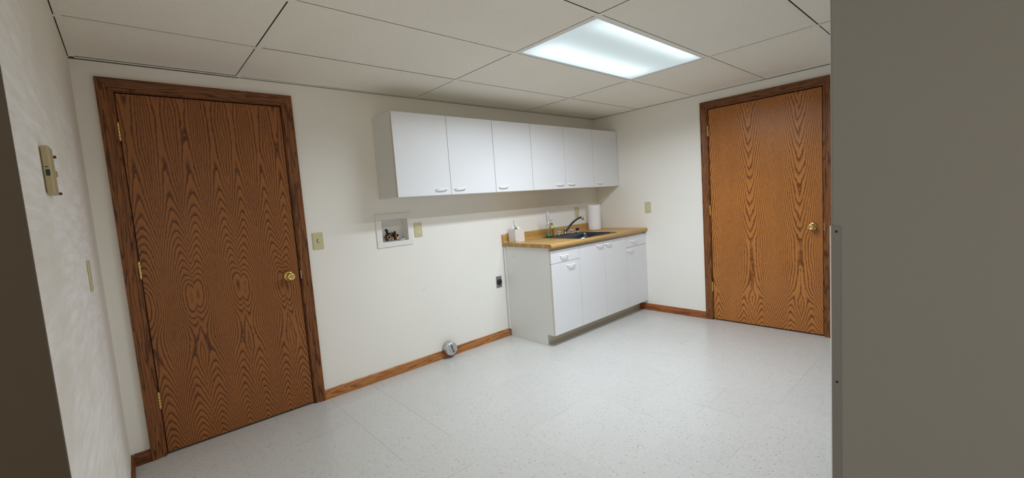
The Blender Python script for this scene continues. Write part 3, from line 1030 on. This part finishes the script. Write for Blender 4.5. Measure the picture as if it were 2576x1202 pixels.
tb = thing('tissue_box', 'cube tissue box with tissue pulled up, left end of countertop', 'tissue box', (-1.410, -0.098, CZ), math.radians(-4))
bm = newbm()
box(bm, -0.054, 0.054, -0.054, 0.054, 0.0004, 0.122)
link('carton', bm, TISSUE_BOX, tb, 0.0015)
bm = newbm()
lathe(bm, [(0.030, 0.1222), (0.030, 0.1226), (0, 0.1226)], (0, 0, 0), 'z', 20)
link('opening', bm, SLOT, tb)
for sx, sy in ((-0.0545, -0.040), (-0.038, -0.0545)):
    bm = newbm()
    if sx < -0.054:
        box(bm, -0.0546, -0.0541, sy - 0.004, sy + 0.004, 0.008, 0.016)
    else:
        box(bm, sx - 0.004, sx + 0.004, -0.0546, -0.0541, 0.008, 0.016)
    link('printed_mark', bm, INK, tb)
bm = newbm()
nu, nv = 20, 12
rr = random.Random(3)
ph = [rr.uniform(0, 6.28) for _ in range(6)]
G = []
for j in range(nv + 1):
    s = j / nv
    row = []
    for i in range(nu + 1):
        a = (i / nu - 0.5) * 2
        wid = 0.044 * (1 - 0.80 * s) + 0.004 * math.sin(a * 9 + ph[0]) * s
        fold = 0.013 * (1 - 0.55 * s) * math.sin(a * 5.2 + ph[1] + 1.6 * s) + 0.005 * math.sin(a * 13 + ph[2] - 3 * s)
        ax = a * wid - 0.026 * s * (1 - 0.2 * s) + 0.006
        z = 0.121 + 0.088 * s * (1 - 0.34 * abs(a) ** 1.6 - 0.12 * a) + 0.003 * math.sin(7 * a + 4 * s + ph[3]) * s
        x, fold = 0.74 * ax + 0.67 * fold, -0.67 * ax + 0.74 * fold
        row.append(bm.verts.new((x, fold - 0.004, z)))
    G.append(row)
for j in range(nv):
    for i in range(nu):
        f = bm.faces.new((G[j][i], G[j][i + 1], G[j + 1][i + 1], G[j + 1][i])); f.smooth = True
o = link('tissue', bm, PAPER, tb)
so = o.modifiers.new('ply', 'SOLIDIFY'); so.thickness = 0.0006

sb = newbm()
lathe(sb, [(0.010, 0.0005), (0.0145, 0.003), (0.0145, 0.008), (0.009, 0.0115), (0, 0.012)], (0, 0, 0), 'z', 20)
for v in sb.verts:
    v.co.x *= 1.5
o = tag(link('soap_bar', sb, PAPER, None), 'tiny white soap sliver at front left corner of the sink', 'soap')
o.location = (-1.072, -0.6185, CZ); o.rotation_euler = (0, 0, 0.2)

# ------------------------------------------------------------------ wall plates (local: x across, -y out of the wall, z up)
def plate(parent, w=0.070, h=0.1145, m=IVORY):
    bm = newbm()
    box(bm, -w / 2, w / 2, -0.0058, -0.0003, -h / 2, h / 2)
    return link('plate', bm, m, parent, 0.0025, 3)

def screw(parent, z, y=-0.0058):
    bm = newbm()
    lathe(bm, [(0.0034, -0.0004), (0.0030, 0.0010), (0.0, 0.0013)], (0, y, z), '-y', 12)
    s = link('screw', bm, IVORY_L, parent)
    return s

def outlet(loc, rotz, label, dark=False):
    t = thing('wall_outlet', label, 'outlet', loc, rotz, 'ivory duplex wall outlets')
    plate(t)
    for sz in (-0.0195, 0.0195):
        bm = newbm()
        pts = [(0.0165 * math.cos(a), max(-0.0125, min(0.0125, 0.0165 * math.sin(a)))) for a in [2 * math.pi * k / 32 for k in range(32)]]
        prism(bm, pts, lambda p, r, s: (p, s, r + sz), -0.0058, -0.0078)
        r = link('receptacle', bm, IVORY_L, t, 0.0006)
        bm = newbm()
        box(bm, -0.0075, -0.0050, -0.0082, -0.0076, sz - 0.001, sz + 0.0075)
        box(bm, 0.0050, 0.0075, -0.0082, -0.0076, sz + 0.000, sz + 0.0075)
        lathe(bm, [(0.0028, 0.0), (0.0028, 0.0005), (0, 0.0005)], (0, -0.0077, sz - 0.0075), '-y', 10)
        link('slots', bm, SLOT, r)
    screw(t, 0.0)
    return t

def switch(loc, rotz, label):
    t = thing('light_switch', label, 'light switch', loc, rotz)
    plate(t)
    bm = newbm()
    box(bm, -0.0055, 0.0055, -0.0062, -0.0056, -0.0125, 0.0125)
    link('slot', bm, SLOT, t)
    bm = newbm()
    vs = [bm.verts.new(p) for p in ((-0.0045, -0.006, -0.010), (0.0045, -0.006, -0.010), (0.0045, -0.006, 0.008), (-0.0045, -0.006, 0.008),
                                    (-0.0035, -0.017, 0.002), (0.0035, -0.017, 0.002), (0.0035, -0.0165, 0.010), (-0.0035, -0.0165, 0.010))]
    for q in ((3, 2, 1, 0), (4, 5, 6, 7), (0, 1, 5, 4), (1, 2, 6, 5), (2, 3, 7, 6), (3, 0, 4, 7)):
        bm.faces.new([vs[i] for i in q])
    link('toggle', bm, IVORY_L, t, 0.001)
    screw(t, 0.030); screw(t, -0.030)
    return t

switch((-3.1595, 0, 1.1065), 0, 'ivory toggle switch on the wall just right of the left door')
bp = thing('blank_wall_plate', 'slim ivory plate seen almost edge-on on the left wall', 'wall plate', (XL, -0.832, 1.118), math.pi / 2)
plate(bp)
screw(bp, 0.030); screw(bp, -0.030)
outlet((-2.385, 0, 1.108), 0, 'ivory duplex outlet beside the washer supply box')
outlet((-0.390, 0, 1.108), 0, 'ivory duplex outlet above the backsplash behind the faucet')
outlet((0, -0.650, 1.1125), -math.pi / 2, 'ivory duplex outlet on the right wall above the counter end')

t = thing('dryer_outlet', 'grey steel dryer outlet with round black receptacle beside base cabinet', 'outlet', (-1.585, 0, 0.536))
bm = newbm()
box(bm, -0.033, 0.033, -0.0035, -0.0003, -0.054, 0.054)
link('plate', bm, GREYPL, t, 0.0015)
bm = newbm()
lathe(bm, [(0.027, 0.0035), (0.027, 0.012), (0.0245, 0.0145), (0.010, 0.0150), (0.0, 0.0150)], (0.002, 0, -0.001), '-y', 30)
rc = link('receptacle', bm, BLACK, t)
bm = newbm()
for a in (-0.010, 0.010):
    box(bm, a + 0.001, a + 0.003, -0.0156, -0.0149, -0.003, 0.009)
box(bm, 0.001, 0.003, -0.0156, -0.0149, -0.015, -0.008)
link('slots', bm, SLOT, rc)
bm = newbm()
box(bm, 0.0008, 0.0048, -0.0045, -0.0034, -0.036, -0.030)
link('screw', bm, SLOT, t)

# ------------------------------------------------------------------ washer supply box
wb = thing('washer_supply_box', 'white recessed washer hookup box with dark brass valves', 'washer box', (-2.590, 0, 1.1265))
def L(x, z):
    return x + 2.590, z - 1.1265
fx0, fx1, fz0, fz1 = -0.149, 0.149, -0.126, 0.126
ix0, ix1, iz0, iz1 = -0.104, 0.112, -0.0885, 0.0835
bm = newbm()
wall_cells(bm, [fx0, fx1, ix0, ix1], [fz0, fz1, iz0, iz1], [(ix0, ix1, iz0, iz1)], lambda u, d, z: (u, -0.0085 + d, z), 0.008)
link('face_frame', bm, BOXPL, wb, 0.002)
bm = newbm()
dp = 0.085
loops = []
for x0, x1, z0, z1, y in ((ix0 - 0.001, ix1 + 0.001, iz0 - 0.001, iz1 + 0.001, 0.0005), (ix0 + 0.002, ix1 - 0.004, iz0 + 0.003, iz1 - 0.002, dp)):
    loops.append([bm.verts.new((x, y, z)) for x, z in ((x0, z0), (x1, z0), (x1, z1), (x0, z1))])
for k in range(4):
    bm.faces.new((loops[0][k], loops[0][(k + 1) % 4], loops[1][(k + 1) % 4], loops[1][k]))
bm.faces.new(loops[1])
o = link('liner', bm, BOXPL, wb)
so = o.modifiers.new('wall', 'SOLIDIFY'); so.thickness = 0.0018; so.offset = 0
def valve(x, z, handle):
    bm = newbm()
    lathe(bm, [(0.0155, -0.030), (0.0165, 0.000), (0.0165, 0.014), (0.0145, 0.016)], (x, 0.034, z), '-y', 20)
    tube(bm, [(x, 0.052, z), (x, 0.052, z - 0.026), (x, 0.052, iz0 + 0.006)], 0.012, 14)
    lathe(bm, [(0.009, 0.0), (0.009, 0.020), (0.006, 0.024), (0, 0.024)], (x, 0.050, z + 0.010), 'z', 14)
    v = link('valve', bm, BRONZE, wb)
    bm = newbm()
    lathe(bm, [(0.0105, 0.0), (0.0145, 0.0), (0.0150, 0.004), (0.0150, 0.011), (0.0105, 0.012), (0.0105, 0.0)], (x, 0.0180, z), '-y', 22)
    link('hose_thread', bm, COPPER, v)
    if handle:
        bm = newbm()
        tube(bm, [(x + 0.008, 0.048, z + 0.028), (x - 0.002, 0.040, z + 0.044), (x - 0.010, 0.034, z + 0.058), (x - 0.012, 0.032, z + 0.064)], [0.006, 0.010, 0.012, 0.008], 12, flat=0.55)
        link('lever', bm, BLACK, v)
valve(-0.042, -0.054, True)
valve(0.026, -0.046, False)
bm = newbm()
tube(bm, [(-0.042, 0.058, -0.044), (-0.010, 0.062, -0.038), (0.026, 0.058, -0.036)], [0.014, 0.017, 0.014], 12)
link('manifold', bm, BRONZE, wb)
bm = newbm()
lathe(bm, [(0.0, -0.001), (0.034, 0.0), (0.034, 0.006), (0.028, 0.008), (0.026, 0.004), (0.0, 0.004)], (0.076, 0.046, iz0 + 0.0045), 'z', 24)
link('drain_cup', bm, BOXPL, wb)
bm = newbm()
tube(bm, [(0.046, 0.020, iz0 + 0.010), (0.054, 0.018, iz0 + 0.020), (0.064, 0.022, iz0 + 0.012), (0.072, 0.018, iz0 + 0.022), (0.078, 0.024, iz0 + 0.012)], 0.0035, 8)
link('wire_clip', bm, CHROME_D, wb)

# ------------------------------------------------------------------ capped dryer duct
dv = thing('dryer_duct', 'short round dryer duct sealed with crinkled foil tape at the baseboard', 'duct', (VX, 0, VZ))
bm = newbm()
lathe(bm, [(0.0545, 0.001), (0.0555, 0.004), (0.0555, 0.018), (0.0535, 0.020), (0.0535, 0.024), (0.0550, 0.026), (0.0550, 0.045)], (0, 0, 0), '-y', 40)
link('duct_pipe', bm, plain('galvanised_duct', (0.50, 0.50, 0.49), 0.34, 0.9, 0.1), dv)
bm = newbm()
rr = random.Random(5)
seg = 36
rings = []
for r, h in ((0.0558, 0.030), (0.0562, 0.046), (0.0545, 0.062), (0.0500, 0.066), (0.034, 0.0675), (0.017, 0.0665)):
    rings.append([bm.verts.new(((r + rr.uniform(-0.0010, 0.0010)) * math.cos(2 * math.pi * k / seg), -h + rr.uniform(-0.0011, 0.0011), (r + rr.uniform(-0.0010, 0.0010)) * math.sin(2 * math.pi * k / seg))) for k in range(seg)])
c = bm.verts.new((0, -0.067, 0))
for A, B in zip(rings, rings[1:]):
    for k in range(seg):
        bm.faces.new((A[k], A[(k + 1) % seg], B[(k + 1) % seg], B[k]))
for k in range(seg):
    bm.faces.new((rings[-1][k], rings[-1][(k + 1) % seg], c))
link('foil_cap', bm, FOIL, dv)
def text_mesh(name, s, size, mat, parent, loc, rot, space=1.0):
    cu = bpy.data.curves.new('letters', 'FONT')
    cu.body = s; cu.size = size; cu.align_x = 'CENTER'; cu.align_y = 'CENTER'; cu.extrude = 0.0003; cu.space_character = space
    cu.offset = 0.0004
    tmp = bpy.data.objects.new('letters', cu); COL.objects.link(tmp)
    bpy.context.view_layer.update()
    me = bpy.data.meshes.new_from_object(tmp.evaluated_get(bpy.context.evaluated_depsgraph_get()))
    bpy.data.objects.remove(tmp); bpy.data.curves.remove(cu)
    me.materials.clear(); me.materials.append(mat)
    o = bpy.data.objects.new(name, me); COL.objects.link(o)
    o.parent = parent; o.location = loc; o.rotation_euler = rot
    return o
text_mesh('printed_letters', 'ERUC2B', 0.0195, INK, dv, (0.006, -0.0688, 0.000), (math.radians(90), math.radians(72), 0))

# ------------------------------------------------------------------ thermostat base on the left wall
t = thing('thermostat', 'cream thermostat base missing its cover on the patched left wall', 'thermostat', (XL, -1.587, 1.430), math.pi / 2)
bm = newbm()
prism(bm, [(-0.052, -0.0025), (-0.052, -0.0125), (-0.048, -0.0148), (0.020, -0.0148), (0.046, -0.0100), (0.052, -0.0040), (0.052, -0.0025)], lambda p, r, s: (p, r, s), -0.054, 0.054)
box(bm, -0.047, 0.047, -0.0026, -0.0003, -0.049, 0.049)
link('base', bm, CREAM, t, 0.0012)
bm = newbm()
box(bm, -0.0528, -0.0519, -0.0118, -0.0050, -0.014, 0.000)
box(bm, -0.0528, -0.0519, -0.0100, -0.0050, 0.005, 0.007)
link('lever_slot', bm, BLACK, t, 0.0008)
for z in (-0.046, 0.044):
    bm = newbm()
    box(bm, 0.048, 0.064, -0.0090, -0.0055, z - 0.0035, z + 0.0035)
    box(bm, 0.057, 0.063, -0.0170, -0.0025, z - 0.006, z + 0.0005)
    link('clip', bm, BRONZE, t, 0.0008)
bm = newbm()
box(bm, 0.046, 0.062, -0.0150, -0.0045, -0.008, 0.006)
link('tab', bm, CREAM, t, 0.001)

# ------------------------------------------------------------------ corner guard on the grey wall
cg = thing('corner_guard', 'thin grey corner guard strip screwed to the grey wall edge', 'corner guard', (XG, YG, 0))
GT = 1.158
bm = newbm()
prof = [(-0.0006, -0.022), (-0.0020, -0.0215), (-0.0022, -0.0012), (-0.0006, -0.0012)]
prism(bm, prof, lambda p, r, s: (p, r, s), 0.002, GT)
link('strip', bm, plain('shaded_vinyl_guard', (0.195, 0.19, 0.186), 0.4), cg)  # shaded side of the same guard, shade put into the grey
bm = newbm()
cxn, cyn, rn = 0.0010, -0.0010, 0.0032
prof = [(-0.0007, -0.0011), (-0.0022, -0.0011)] + [(cxn + rn * math.cos(math.radians(a)), cyn + rn * math.sin(math.radians(a))) for a in range(180, 85, -10)] + [(0.024, 0.0021), (0.024, 0.0007), (0.0010, 0.0007), (-0.0006, -0.0004)]
prism(bm, prof, lambda p, r, s: (p, r, s), 0.002, GT)
link('rounded_edge', bm, plain('lit_vinyl_nose', (0.84, 0.83, 0.80), 0.4), cg)  # room light on this edge is put into its white colour
bm = newbm()
for z in (1.144, 0.740):
    bm = newbm()
    lathe(bm, [(0.0034, 0.0021), (0.0030, 0.0028), (0.0, 0.0036)], (0, 0, 0), '-y', 12)
    o = link('screw', bm, BLACK, cg); o.location = (0, -0.0125, z); o.rotation_euler = (0, 0, -math.pi / 2)
